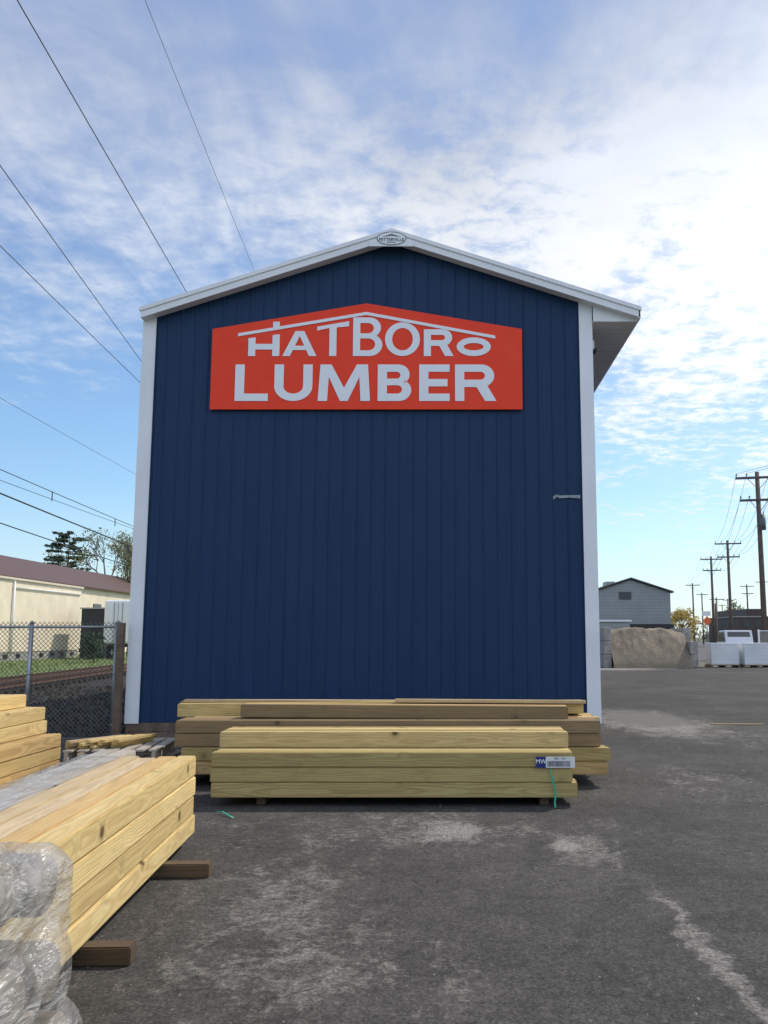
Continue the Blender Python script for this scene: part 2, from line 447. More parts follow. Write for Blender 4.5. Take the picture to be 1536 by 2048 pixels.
# ------------------------------------------------------------------ main building
XL, XR, YW, YB = -5.0, 2.5, 14.5, 40.0
RC = -.85; RP = 8.365; SL = .33
def roofz(x): return RP - SL * abs(x - RC)
bld = empty('metal_storage_building', (-1.25, YW, 0), 'tall navy ribbed metal storage building with white trim', 'building')
b = MB()
prof = []
x = XL + .2
rib = .2286
while x < XR - .2 - 1e-6:
    prof += [(x, 0), (x + .052, 0), (x + .060, -.0025), (x + .068, -.0025), (x + .076, 0), (x + .125, 0), (x + .133, -.0025), (x + .141, -.0025), (x + .149, 0), (x + .196, 0), (x + .206, -.011), (x + .217, -.011), (x + .2275, 0)]
    x += rib
prof = [q for q in prof if q[0] < XR - .1] + [(XR - .1, 0)]
vs = []
for (px, py) in prof:
    vs += [(px, YW + py, .26), (px, YW + py, roofz(px) - .07)]
fs = [(2 * i, 2 * i + 2, 2 * i + 3, 2 * i + 1) for i in range(len(prof) - 1)]
b.add(vs, fs)
b.add([(XR - .01, YW + .05, 0), (XR - .01, YB, 0), (XR - .01, YB, 7.15), (XR - .01, YW + .05, 7.15)], [(0, 1, 2, 3)])
b.add([(XL + .01, YW + .05, 0), (XL + .01, YB, 0), (XL + .01, YB, 6.9), (XL + .01, YW + .05, 6.9)], [(3, 2, 1, 0)])
b.add([(XL, YB, 0), (XR, YB, 0), (XR, YB, roofz(XR) - .05), (RC, YB, RP - .05), (XL, YB, roofz(XL) - .05)], [(0, 1, 2, 3, 4)])
b.obj('wall', [M_blue], bld)
RL, RR = -4.99, 3.27
b = MB()
for xa, xb in ((RL - .02, RC), (RC, RR + .02)):
    za, zb = roofz(xa), roofz(xb)
    b.prismY([(xa, za), (xb, zb), (xb, zb - .05), (xa, za - .05)], YW - .24, YB + .2)
b.obj('roof', [M_trim], bld)
b = MB()
def band(xa, xb, t0, t1, y0, y1):
    b.prismY([(xa, roofz(xa) - t0), (xb, roofz(xb) - t0), (xb, roofz(xb) - t1), (xa, roofz(xa) - t1)], y0, y1)
band(RL, RC, .002, .07, YW - .262, YW - .243); band(RC, RR, .002, .07, YW - .262, YW - .243)
band(RL + .01, RC, .052, .185, YW - .24, YW - .05); band(RC, RR - .01, .052, .185, YW - .24, YW - .05)
b.prismY([(RC - .37, RP - .32), (RC + .37, RP - .32), (RC + .37, RP - .23), (RC, RP - .1), (RC - .37, RP - .23)], YW - .262, YW - .244)
b.obj('fascia', [M_trim], bld)
b = MB()
b.prismY([(XR + .01, 6.80), (RR - .03, 6.80), (RR - .03, 6.85), (XR + .01, roofz(XR) - .18)], YW - .10, YW - .06)
b.box(RR - .03, RR, YW - .24, YB, 6.81, 6.95)
b.obj('eave_return', [M_trim], bld)
b = MB(); b.box(XR, RR - .03, YW - .06, YB, 6.802, 6.82); b.obj('soffit', [M_soffit], bld)
for (xa, xb) in ((XL, XL + .215), (XR - .215, XR)):
    b = MB(); b.box(xa, xb, YW - .045, YW - .03, .25, roofz(xb if xa < 0 else xa) - .15)
    b.box(xa if xa < 0 else xb - .012, (xa if xa < 0 else xb - .012) + .012, YW - .03, YW + .2, .25, roofz(xb) - .2)
    b.box((xb if xa < 0 else xa) - .008, (xb if xa < 0 else xa) + .008, YW - .055, YW - .028, .25, roofz(xb if xa < 0 else xa) - .16)
    b.obj('corner_trim', [M_trim], bld)
b = MB(); b.box(XL + .02, XR - .02, YW - .02, YW + .04, 0, .125); b.box(XL + .02, XR - .02, YW - .024, YW + .04, .13, .258)
b.obj('skirt_board', [M_brown], bld)
b = MB(); b.box(2.52, 2.58, YW + .25, YW + .40, 6.44, 6.60, 0); b.box(2.57, 2.62, YW + .24, YW + .42, 6.40, 6.45, 1)
b.cyl((2.5, YW + .33, 6.53), (2.53, YW + .33, 6.53), .03, mi=0)
b.obj('light_fixture', [M_trim, M_black], bld, .008)
b = MB()
pts = [(1.80, 3.81), (1.87, 3.86), (1.90, 3.835), (2.05, 3.845), (2.24, 3.83), (2.24, 3.885), (2.05, 3.885), (1.90, 3.88), (1.86, 3.90), (1.80, 3.865)]
b.prismY(pts, YW - .032, YW - .028)
b.obj('torn_tape', [simple('grey_tape', (.27, .31, .33), .4, var=.5, nscale=14)], bld)

# ------------------------------------------------------------------ curve/text to mesh
def cu2mesh(cu, name, mats, y, parent, off=(0, 0)):
    o = bpy.data.objects.new(name + '_src', cu); COL.objects.link(o)
    bpy.context.view_layer.update()
    dg = bpy.context.evaluated_depsgraph_get()
    me = bpy.data.meshes.new_from_object(o.evaluated_get(dg))
    for v in me.vertices:
        x, z, e = v.co; v.co = (x + off[0], y - e, z + off[1])
    bpy.data.objects.remove(o)
    me.name = name; me.materials.clear()
    for m in mats: me.materials.append(m)
    ob = bpy.data.objects.new(name, me); COL.objects.link(ob)
    if parent: attach(ob, parent)
    return ob
def curve_mesh(name, loops, extr, mats, y, parent):
    cu = bpy.data.curves.new(name, 'CURVE'); cu.dimensions = '2D'; cu.fill_mode = 'BOTH'; cu.extrude = extr
    for lp in loops:
        sp = cu.splines.new('POLY'); sp.points.add(len(lp) - 1)
        for i, (x, z) in enumerate(lp): sp.points[i].co = (x, z, 0, 1)
        sp.use_cyclic_u = True
    return cu2mesh(cu, name, mats, y, parent)
def text_mesh(name, body, size, x, z, y, mats, parent, extr=.001, align='CENTER'):
    cu = bpy.data.curves.new(name, 'FONT'); cu.body = body; cu.size = size; cu.extrude = extr; cu.align_x = align
    cu.offset = size * .012
    return cu2mesh(cu, name, mats, y, parent, (x, z))

def arc(xs, rx, zc, rz, a0, a1, n=14):
    return [(xs + rx * math.cos(a0 + (a1 - a0) * i / n), zc + rz * math.sin(a0 + (a1 - a0) * i / n)) for i in range(n + 1)]
def dshape(x0, x1, z0, z1, a0=-math.pi / 2):
    rz = (z1 - z0) / 2; rx = min(rz * 1.1, (x1 - x0) * .75); xs = x1 - rx
    return arc(xs, rx, (z0 + z1) / 2, rz, a0, math.pi / 2)
def glyph(c, x0, x1, z0, z1, s):
    w, h = x1 - x0, z1 - z0; t = s * .82; L = []
    if c == 'L': L = [[(0, 0), (w, 0), (w, t), (s, t), (s, h), (0, h)]]
    if c == 'E':
        m = h / 2
        L = [[(0, 0), (w, 0), (w, t), (s, t), (s, m - t / 2), (w * .93, m - t / 2), (w * .93, m + t / 2), (s, m + t / 2), (s, h - t), (w, h - t), (w, h), (0, h)]]
    if c == 'H':
        m = h * .50
        L = [[(0, 0), (s, 0), (s, m - t / 2), (w - s, m - t / 2), (w - s, 0), (w, 0), (w, h + .055), (w - s, h + .04), (w - s, m + t / 2), (s, m + t / 2), (s, h), (0, h - .015)]]
    if c == 'T':
        L = [[(w / 2 - s / 2, 0), (w / 2 + s / 2, 0), (w / 2 + s / 2, h - t), (w, h - t + .02), (w, h + .01), (0, h - .085), (0, h - t - .055), (w / 2 - s / 2, h - t - .01)]]
    if c == 'A':
        k = s * 1.05; tp = s * .62; a = w / 2
        zb = h * .24; zt = zb + t * .75
        def il(z): return k + (a - k) * z / (h * .80)
        L = [[(0, 0), (k, 0), (il(zb), zb), (w - il(zb), zb), (w - k, 0), (w, 0), (a + tp, h), (a - tp, h)],
             [(il(zt), zt), (a, h * .80), (w - il(zt), zt)]]
    if c == 'M':
        q = s * 1.02
        L = [[(0, 0), (q, 0), (q * 1.15, h * .66), (w / 2 - s * .42, 0), (w / 2 + s * .42, 0), (w - q * 1.15, h * .66), (w - q, 0), (w, 0), (w - s * .25, h), (w - s * 1.45, h), (w / 2, h * .36), (s * 1.45, h), (s * .25, h)]]
    if c == 'U':
        r = w / 2
        o = [(0, h)] + arc(r, r, r * .80, r * .80, math.pi, 2 * math.pi, 20) + [(w, h)]
        i = [(w - s, h)] + [(x, z) for x, z in arc(r, r - s, r * .80, r * .80 - t, 2 * math.pi, math.pi, 20)] + [(s, h)]
        L = [o + i]
    if c == 'O':
        L = [arc(w / 2, w / 2, h / 2, h / 2, 0, 2 * math.pi, 40)[:-1], arc(w / 2, w / 2 - s, h / 2, h / 2 - t, 0, 2 * math.pi, 40)[:-1]]
    if c == 'B':
        m = h * .52
        L = [[(0, 0)] + dshape(0, w, 0, m + t * .35)[:-2] + [(w * .80, m)] + dshape(0, w * .95, m - t * .35, h)[2:] + [(0, h)],
             [(s, t)] + dshape(s, w - s, t, m - t * .45) + [(s, m - t * .45)],
             [(s, m + t * .45)] + dshape(s, w * .95 - s, m + t * .45, h - t) + [(s, h - t)]]
    if c == 'R':
        zb = h * .38
        d = dshape(0, w * .95, zb, h, -R(62))
        L = [[(0, 0), (s, 0), (s, zb), (w * .52, zb), (w - s * 1.22, 0), (w, 0)] + d + [(0, h)],
             [(s, zb + t)] + dshape(s, w * .95 - s, zb + t, h - t) + [(s, h - t)]]
    return [[(x0 + a, z0 + b_) for a, b_ in lp] for lp in L]

YS = 14.425
sign = empty('sign', (-1.257, YS, 5.32), 'large orange-red house-shaped sign with white lettering on navy siding', 'sign')
b = MB(); b.prismY([(-3.83, 5.305), (1.318, 5.305), (1.322, 6.68), (-1.27, 7.125), (-3.83, 6.68)], YS, YS + .03); b.obj('sign_board', [M_red], sign, .003)
b = MB()
for xx in (-3.2, -1.3, .7): b.box(xx, xx + .1, YS + .032, YS + .062, 5.5, 6.6)
b.obj('mounting_rail', [M_galv], sign)
loops = []
for c, a, e in (('L', -3.424, -2.877), ('U', -2.775, -2.147), ('M', -2.056, -1.194), ('B', -1.069, -.515), ('E', -.385, .118), ('R', .207, .887)):
    loops += glyph(c, a, e, 5.445, 6.065, .152)
curve_mesh('lower_lettering', loops, .004, [M_letter], YS - .006, sign)
loops = []
for c, a, e, top in (('H', -3.223, -2.705, 6.53), ('A', -2.655, -2.09, 6.64), ('T', -2.085, -1.555, 6.80), ('B', -1.486, -1.0, 6.875), ('O', -.955, -.375, 6.79), ('R', -.31, .185, 6.67), ('O', .235, .80, 6.53)):
    loops += glyph(c, a, e, 6.21, top, .118)
curve_mesh('upper_lettering', loops, .004, [M_letter], YS - .006, sign)
b = MB()
def bar(p, q, th, y0, y1):
    b.prismY([p, q, (q[0], q[1] - th), (p[0], p[1] - th)], y0, y1)
bar((-3.40, 6.60), (-1.27, 6.97), .052, YS - .012, YS - .002); bar((-1.27, 6.97), (.877, 6.56), .052, YS - .012, YS - .002)
b.prismY([(-2.82, 6.66), (-2.71, 6.68), (-2.71, 6.80), (-2.82, 6.80)], YS - .0125, YS - .002)
b.obj('roofline_mark', [M_letter], sign)

YN = YW - .272; ZN = RP - .185
npo = MB(); npo.prismY(arc(RC, .25, ZN, .122, 0, 2 * math.pi, 32)[:-1], YN, YN + .006)
npo.obj('nameplate', [M_trim], bld)
outer = arc(RC, .244, ZN, .116, 0, 2 * math.pi, 32)[:-1]; inner = arc(RC, .234, ZN, .107, 0, 2 * math.pi, 32)[:-1]
curve_mesh('nameplate_outline', [outer, inner], .001, [M_black], YN - .002, bld)
text_mesh('nameplate_lettering', 'FETTERVILLE', .075, RC, ZN - .048, YN - .002, [M_black], bld)
text_mesh('nameplate_lettering', 'BUILDINGS', .030, RC, ZN - .080, YN - .002, [M_black], bld)
b = MB(); b.prismY([(RC - .15, ZN + .022), (RC, ZN + .075), (RC + .15, ZN + .022), (RC, ZN + .048)], YN - .003, YN - .001); b.obj('nameplate_emblem', [M_black], bld)

# ------------------------------------------------------------------ timber
TH = .14; PZ = .1445
mesh_cache = {}
def beam_mesh(L, w_, h_, mat):
    key = (round(L, 2), w_, h_, mat.name)
    if key in mesh_cache: return mesh_cache[key]
    bm = bmesh.new(); bmesh.ops.create_cube(bm, size=1)
    bmesh.ops.scale(bm, vec=(L, w_, h_), verts=bm.verts)
    bmesh.ops.bevel(bm, geom=bm.edges[:], offset=.008 if h_ > .05 else .003, segments=2, affect='EDGES')
    me = bpy.data.meshes.new('lumber'); bm.to_mesh(me); bm.free(); me.materials.append(mat)
    mesh_cache[key] = me; return me
def beam(x, y, z, ang, L, mat, label, group, name='lumber', w_=TH, h_=TH, jit=.012, cat='timber', tilt=0.0):
    o = bpy.data.objects.new(name, beam_mesh(L, w_, h_, mat))
    o.location = (x + random.uniform(-jit, jit) * 1.2 * math.cos(ang), y + random.uniform(-jit, jit) * 1.2 * math.sin(ang), z)
    o.rotation_euler = (0, tilt, ang + random.uniform(-.0018, .0018))
    COL.objects.link(o); tag(o, label, cat, group); return o

G1 = 'square timbers in the stack on the asphalt'
PF = .1405
for L in range(3):
    for c in range(6):
        beam(-.475 + (0.02 if L == 0 else 0), 8.91 + c * .145 + (0, .006, -.003)[L] * (c == 0), .085 + TH / 2 + L * PF, 0, 3.46 + .03 * (L == 0), random.choice([W_green, W_green, W_fresh]) if c else W_green,
             'square pale yellow treated timber in a strapped stack', G1, h_=.136)
for c in range(4):
    beam(-.49, 9.27 + c * .145, .085 + 3 * PF + .076, 0, 3.48, W_fresh if c % 2 == 0 else W_green, 'square pale yellow timber on top of a stack', G1, h_=.15)
for xx in (-1.75, .98):
    beam(xx, 9.36, .0425, R(90), .76, W_dark, 'short dark brown bearer under a timber stack', 'bearers under the timber stacks', 'timber_bearer', .09, .082, cat='bearer')

G2 = 'long square timbers stacked in front of the wall'
for L in range(4):
    for c in range(7):
        mat = W_brown if (L in (2,) or (c == 0 and L == 3)) else random.choice([W_green, W_brown, W_orange])
        if L < 2 and c == 0: mat = W_green if L else W_orange
        yc = 10.05 + c * .145 + (.07 if L >= 2 else 0)
        xc = -.54 + (-.035 if L >= 2 else 0) + random.uniform(-.035, .035)
        beam(xc, yc, .13 + TH / 2 + L * .142, 0, 4.64, mat, 'long square treated timber stacked near a navy wall' if mat != W_brown else 'long weathered brown timber stacked near a navy wall', G2, h_=.136)
for c in range(2):
    beam(-.42, 10.33 + c * .145, .13 + TH / 2 + 4 * .142, R(-.4), 3.66, W_brown if c == 0 else W_orange, 'shorter brown timber lying on top of a stack', G2, tilt=R(.35))
for c in range(3):
    beam(-.72, 10.70 + c * .146, .13 + TH / 2 + 4 * .142 + .008, R(.5), 4.70, (W_green, W_brown, W_tan)[c], 'long yellow timber on top of a stack', G2, h_=.15, tilt=R(-.45 + .35 * c))
beam(.55, 10.60, .13 + TH / 2 + 5 * .142 - .045, R(1.2), 2.2, W_tan, 'thin slightly slanted board on top of a stack', G2, 'board', .09, .035, cat='board', tilt=R(.5))
for xx in (-2.2, -.6, 1.0):
    beam(xx, 10.5, .065, R(90), 1.1, W_dark, 'short dark brown bearer under a timber stack', 'bearers under the timber stacks', 'timber_bearer', .1, .126, cat='bearer')

G3 = 'square timbers in the stack beside the wrapped bundle'
ang = R(90 + 3.6); dvec = Vector((math.cos(ang), math.sin(ang))); nvec = Vector((-dvec.y, dvec.x))
base = Vector((-1.70, 3.62))
def near(col, lay, L, mat, label, extra=0.0, h_=TH, out=0.0):
    c = base + dvec * (L / 2 + extra) + nvec * (.07 + col * .145 + out)
    return beam(c.x, c.y, .095 + lay * PZ + h_ / 2, ang, L, mat, label, G3, h_=h_)
for lay in range(3):
    for col in range(6):
        near(col, lay, 3.64, W_fresh, 'square fresh yellow treated timber in a stack', out=(.007 * (lay % 2)) if col == 0 else 0, h_=.139)
topm = [(W_fresh, ''), (W_orange, 'square orange-toned timber on top of a stack'), (W_tan, 'dusty tan timber on top of a stack'), (W_tan, 'dusty tan timber on top of a stack'), (W_grey, 'grey weathered timber, longer than its neighbours'), (W_grey, 'grey weathered timber, longer than its neighbours')]
for col, (mt, lb) in enumerate(topm):
    if col == 0: near(col, 3, 3.60, W_fresh, 'square fresh yellow treated timber in a stack', .03, h_=.15)
    else: near(col, 3, 3.64 + (.45 if mt == W_grey else 0) + (-.07 if col == 2 else 0), mt, lb, h_=(.148, .148, .146, .15, .147, .149)[col])
for (yy, xr) in ((6.33, -1.56), (4.70, -1.54)):
    beam(xr - .62, yy, .047, R(2), 1.24, W_dark, 'dark brown bearer sticking out under a stack', 'bearers under the timber stacks', 'timber_bearer', .11, .09, cat='bearer')
b = MB(); NU, NV = 70, 18; vs = []
for i in range(NU):
    for j in range(NV):
        u, v = i / (NU - 1), j / (NV - 1)
        p = base + dvec * (-.05 + u * 3.75) + nvec * (.58 + v * .44 + .08 * mn.noise(Vector((u * 7, 0, 2))) * (1 - v))
        z = .095 + 3 * PZ + .155 + .012 * abs(mn.noise(Vector((u * 24, v * 5, 1)))) + .022 * abs(mn.noise(Vector((u * 9, v * 3, 7))))
        if v > .72: z -= (v - .72) * 1.4
        vs.append((p.x, p.y, z))
b.add(vs, [(i * NV + j, i * NV + j + 1, (i + 1) * NV + j + 1, (i + 1) * NV + j) for i in range(NU - 1) for j in range(NV - 1)], 0, True)
o = b.obj('plastic_sheet', [M_sheet]); tag(o, 'thin hazy clear plastic draped over a timber stack', 'plastic sheet')

G4 = 'square timbers in the stepped stack near the fence'
ang4 = R(90)
def far4(xr, lay, y1, L, mat, label='bright yellow timber in a stepped stack'):
    return beam(xr - .07, y1 - L / 2, .10 + lay * .1435 + TH / 2, ang4, L, mat, label, G4)
for lay in range(3):
    for c in range(7): far4(-4.28 - c * .145, lay, 10.35 + (.03 * (lay % 2)), 3.64, [W_orange, W_fresh, W_orange][lay])
for c in range(6): far4(-4.46 - c * .145, 3, 10.4, 3.64, W_fresh)
for c in range(6): far4(-4.50 - c * .145, 4, 10.42, 3.64, W_fresh)
for c in range(5): far4(-4.70 - c * .145, 5, 10.35, 3.64, W_fresh)
for yy in (7.3, 9.6):
    beam(-4.85, yy, .048, 0, 1.4, W_brown, 'short brown bearer under a timber stack', 'bearers under the timber stacks', 'timber_bearer', .09, .092, cat='bearer')
for lay in range(3):
    for c in range(3):
        beam(-3.62 - .13 - c * .20, 7.75 + .03 * lay, .03 + lay * .042, R(90 + 1.5), 3.3 - .08 * lay, W_orange if (lay + c) % 2 else W_fresh, 'flat orange-toned board in a low pile', 'flat boards in the low pile', 'board', .19, .04, cat='board')
beam(5.4, 16.9, .012, R(-2), .95, W_tan, 'thin pale board lying on the asphalt', None, 'board', .05, .02, cat='board')

# ------------------------------------------------------------------ label and strap on the front stack
YF = 8.826
ZL = .366
lab = empty('stack_label', (1.09, YF, .44), 'white and navy printed label stapled to a timber end', 'label')
b = MB(); b.box(.985, 1.262, YF - .004, YF - .001, ZL, ZL + .102); b.obj('label_paper', [M_paper], lab)
b = MB(); b.box(.892, .984, YF - .004, YF - .001, ZL, ZL + .102); b.obj('label_panel', [M_navy], lab)
text_mesh('label_lettering', 'MW', .055, .938, ZL + .04, YF - .005, [M_white], lab, .0006)
text_mesh('label_lettering', 'MC2 - 16S3', .022, 1.12, ZL + .078, YF - .005, [M_black], lab, .0006)
b = MB(); xx = 1.0
random.seed(3)
while xx < 1.22:
    ww = random.choice([.0025, .004, .006]); b.box(xx, xx + ww, YF - .0055, YF - .0045, ZL + .01, ZL + .063); xx += ww + random.choice([.003, .005])
b.obj('barcode', [M_black], lab)
def ribbon(name, pts, wdt, mat, label, grp=None, up=(1, 0, 0)):
    b = MB(); vs = []; u = Vector(up)
    for p in pts: vs += [tuple(Vector(p) - u * wdt / 2), tuple(Vector(p) + u * wdt / 2)]
    b.add(vs, [(2 * i, 2 * i + 1, 2 * i + 3, 2 * i + 2) for i in range(len(pts) - 1)], 0, True)
    o = b.obj(name, [mat]); so_ = o.modifiers.new('s', 'SOLIDIFY'); so_.thickness = .0015
    return tag(o, label, 'strap', grp)
ribbon('plastic_strap', [(1.03, YF - .006, .355), (1.035, YF - .012, .30), (1.05, YF - .02, .24), (1.065, YF - .022, .17), (1.07, YF - .02, .1), (1.06, YF - .03, .05), (1.06, YF - .08, .012)], .016, M_green, 'green plastic strap hanging down the timber stack', 'green packing straps')
ribbon('plastic_strap', [(-2.07, 8.52, .02), (-2.0, 8.47, .03), (-1.93, 8.38, .02), (-1.86, 8.30, .006)], .018, M_green, 'green plastic strap scrap lying on the asphalt', 'green packing straps', (.6, .8, 0))

# ------------------------------------------------------------------ pallets and sticks
def pallet_mesh():
    b = MB()
    for i in range(7): b.box(-.6, .6, -.5 + i * .15, -.5 + i * .15 + .095, .11, .128)
    for y in (-.46, 0, .46): b.box(-.6, .6, y - .02, y + .02, .02, .109)
    for x in (-.55, 0, .45): b.box(x, x + .1, -.5, .5, 0, .019)
    return b.mesh('wooden_pallet', [W_grey])
pm = pallet_mesh()
for i, (x, y, z, a) in enumerate([(-3.62, 10.55, 0.0, 93), (-3.6, 10.55, .13, 88), (-3.64, 10.57, .26, 95), (-3.5, 11.9, 0, 12), (-3.46, 11.9, .13, 8)]):
    o = bpy.data.objects.new('wooden_pallet', pm); o.location = (x, y, z + .001); o.rotation_euler = (0, 0, R(a)); COL.objects.link(o)
    tag(o, 'grey weathered wooden pallet stacked by the fence', 'pallet', 'stacked wooden pallets')
for i in range(12):
    k = i % 4; j = i // 4
    beam(-3.92 + k * .13 + j * .03, 10.34 + k * .05 - j * .02, .405 + .032 * j, R(58 + 5 * (k - 1) + 3 * j), .62 + .06 * ((i * 7) % 3), W_fresh if i % 4 else W_tan, 'short yellow board lying on grey pallets', 'short boards on the pallets', 'short_board', .07, .03, cat='board')

# ------------------------------------------------------------------ wrapped bundle of round posts
M_postend = wood('round_post_wood', (.36, .295, .225), (.27, .22, .165), (.13, .095, .065), .4)
bun = MB(); random.seed(12)
YC = [3.43, 3.17, 2.91, 2.65, 2.39]; ZC = [.155, .43, .705]
for j, z in enumerate(ZC):
    for i, y in enumerate(YC):
        yy = y - (.11 if j % 2 else 0) + random.uniform(-.02, .02); r = random.uniform(.126, .138)
        zz = z + random.uniform(-.012, .012) + (.03 if j == 2 and i in (1, 2) else 0)
        xe = -1.325 - random.uniform(0, .05) - (.05 if j == 2 else 0)
        m_ = MB(); m_.cyl((0, 0, 0), (-1.6, 0, 0), r - .022, n=28)
        o = m_.obj('round_post', [M_postend]); o.location = (xe - .035, yy, zz)
        b_ = o.modifiers.new('b', 'BEVEL'); b_.width = .03; b_.segments = 3; b_.limit_method = 'ANGLE'
        tag(o, 'round wooden post inside clear plastic wrap', 'post', 'round posts in the wrapped bundle')
        bun.cyl((xe - .03, yy, zz), (xe - 1.66, yy, zz), r + .010, n=24)
        bun.cyl((xe, yy, zz), (xe - .03, yy, zz), r - .03, r + .010, n=24)
bun.box(-2.98, -1.385, 2.33, 3.51, .05, .79)
film = bun.obj('plastic_wrap', [M_film])
tag(film, 'creased semi-clear plastic film pulled around round posts', 'plastic wrap')
md = film.modifiers.new('r', 'REMESH'); md.mode = 'VOXEL'; md.voxel_size = .011; md.use_smooth_shade = True
md = film.modifiers.new('s', 'SMOOTH'); md.iterations = 34; md.factor = .6
tx = bpy.data.textures.new('wr', 'CLOUDS'); tx.noise_scale = .12; tx.noise_depth = 2
em = bpy.data.objects.new('fold_reference', None); em.rotation_euler = (R(30), 0, 0); em.scale = (1.5, 2.8, .6); em.parent = film; COL.objects.link(em)
md = film.modifiers.new('d', 'DISPLACE'); md.texture = tx; md.strength = .040; md.mid_level = .3; md.texture_coords = 'OBJECT'; md.texture_coords_object = em
beam(-2.0, 3.2, .012, 0, 1.3, W_brown, 'thin brown bearer under a wrapped bundle', 'bearers under the timber stacks', 'timber_bearer', .09, .024, cat='bearer')

# ------------------------------------------------------------------ chain-link fences
def fabric(b, x0, x1, z0, z1, y, pitch, r, ydir=None):
    H = z1 - z0; Wd = x1 - x0
    c = -H
    while c < Wd:
        for sgn in (1, -1):
            a0 = max(0, -c); a1 = min(H, Wd - c)
            if a1 > a0:
                xa, za, xb, zb = x0 + c + a0, a0, x0 + c + a1, a1
                if sgn < 0: za, zb = H - za, H - zb
                b.cyl((xa, y + sgn * r, z0 + za), (xb, y + sgn * r, z0 + zb), r, n=3, caps=False)
        c += pitch
f = empty('chain_link_fence', (-7, 14.62, 0), 'galvanised chain-link fence with round posts and top rail', 'fence')
b = MB(); fabric(b, -10.2, -5.25, .05, 1.84, 14.66, .074, .0048); b.obj('wire_mesh', [M_link], f)
for x, r in ((-5.23, .045), (-6.62, .035), (-8.4, .035), (-10.2, .035)):
    b = MB(); b.cyl((x, 14.62, 0), (x, 14.62, 1.82), r, n=14); b.cyl((x, 14.62, 1.82), (x, 14.62, 1.86), r * 1.2, r * .4, n=14)
    b.cyl((x, 14.62, .2), (x, 14.62, .23), r * 1.15, n=12); b.cyl((x, 14.62, 1.0), (x, 14.62, 1.03), r * 1.15, n=12)
    b.obj('fence_post', [M_galv], f)
b = MB(); b.cyl((-10.2, 14.62, 1.76), (-5.23, 14.62, 1.76), .021, n=10); b.obj('top_rail', [M_galv], f)
b = MB(); b.box(-.055, .055, -.055, .055, 0, 1.82); o = b.obj('wooden_post', [M_brown], None, .006, (-5.08, 14.35, 0)); tag(o, 'square weathered brown wooden post at the building corner', 'post')

f = empty('chain_link_fence', (19.5, 47, 0), 'pale chain-link fence with posts along the yard edge', 'fence')
b = MB(); fabric(b, 17.4, 26, .05, 1.9, 50, .16, .007); b.obj('wire_mesh', [M_trim], f)
for i in range(5):
    b = MB(); b.cyl((17.4 + i * 2.1, 50, 0), (17.4 + i * 2.1, 50, 2.0), .045, n=8); b.obj('fence_post', [M_trim], f)
b = MB(); b.cyl((17.4, 50, 1.93), (26, 50, 1.93), .03, n=6); b.obj('top_rail', [M_trim], f)

# ------------------------------------------------------------------ railway
tr = empty('railway_track', (-12.0, 25, 0), 'rusty railway track on dark ballast', 'railway track')
for g in (0, -1.5):
    b = MB()
    X0 = -11.4 + g
    pr = [(-.07, 0.12), (.07, .12), (.07, .14), (.015, .16), (.015, .24), (.035, .25), (.035, .28), (-.035, .28), (-.035, .25), (-.015, .24), (-.015, .16), (-.07, .14)]
    vs = [(X0 + p[0] + sl * 3, 15.0 + 0, p[1]) for p in pr] + [(X0 + p[0] + sl * 98, 110, p[1]) for p in pr]; n = len(pr)
    b.add(vs, [list(range(n)), list(range(2 * n - 1, n - 1, -1))] + [(i, (i + 1) % n, (i + 1) % n + n, i + n) for i in range(n)])
    b.obj('rail', [M_rust], tr)
b = MB(); y = 15.5
while y < 110:
    b.obox((-12.15 + sl * (y - 12), y, .03), 0, (2.5, .22, .12)); y += .6
o = b.obj('sleepers', [M_sleeper], tr); o['kind'] = 'stuff'
random.seed(77); b = MB()
for i in range(3500):
    y = random.uniform(15.2, 30); x = random.uniform(-13.5, -5.1); r_ = random.uniform(.02, .05)
    vs = [Vector((math.cos(k * 1.57 + i) * r_ * random.uniform(.7, 1.3), math.sin(k * 1.57 + i) * r_ * random.uniform(.7, 1.3), 0)) + Vector((x, y, -.004)) for k in range(4)]
    vs.append(Vector((x, y, r_ * 1.0)))
    b.add(vs, [(0, 1, 4), (1, 2, 4), (2, 3, 4), (3, 0, 4)])
o = b.obj('ballast_stones', [M_ballast]); o['kind'] = 'stuff'

# ------------------------------------------------------------------ left background buildings
bd = empty('cream_warehouse', (-31, 56, 0), 'low flat-roofed cream warehouse beside the railway', 'building')
b = MB(); b.box(-33.4, -28.8, 38, 72, .6, 5.4); b.obj('wall', [M_cream], bd)
b = MB(); b.box(-33.4, -28.85, 38, 72, 0, .6)
b.obj('foundation', [M_concrete], bd)
b = MB(); b.box(-33.5, -28.65, 37.9, 72.1, 5.4, 5.54); b.obj('roof_edge', [M_creamtrim], bd)
b = MB(); b.cyl((-28.7, 60.5, .4), (-28.7, 60.5, 5.3), .07, n=8); b.cyl((-28.7, 60.5, 4.9), (-28.7, 71.8, 4.95), .05, n=8); b.obj('drainpipe', [M_trim], bd)
for i in range(8):
    b = MB(); b.box(-28.86, -28.78, 58 + i * 1.8, 58.5 + i * 1.8, .2, .45); b.obj('foundation_vent', [M_glass], bd)
bd = empty('brown_roofed_warehouse', (-42, 90, 0), 'long cream building with reddish brown pitched metal roof', 'building')
b = MB(); b.prismY([(-34, 0), (-34, 6.4), (-42, 9.2), (-50, 6.4), (-50, 0)], 55, 128); b.obj('wall', [M_cream], bd)
b = MB(); b.prismY([(-33.6, 6.32), (-42, 9.32), (-50.4, 6.32), (-50.4, 6.2), (-42, 9.2), (-33.6, 6.2)], 54.5, 128.5); b.obj('roof', [M_redroof], bd)
for i in range(6):
    b = MB(); b.box(-34.0, -33.93, 88 + i * 5, 90 + i * 5, 3.6, 4.8); b.obj('window', [M_glass], bd)
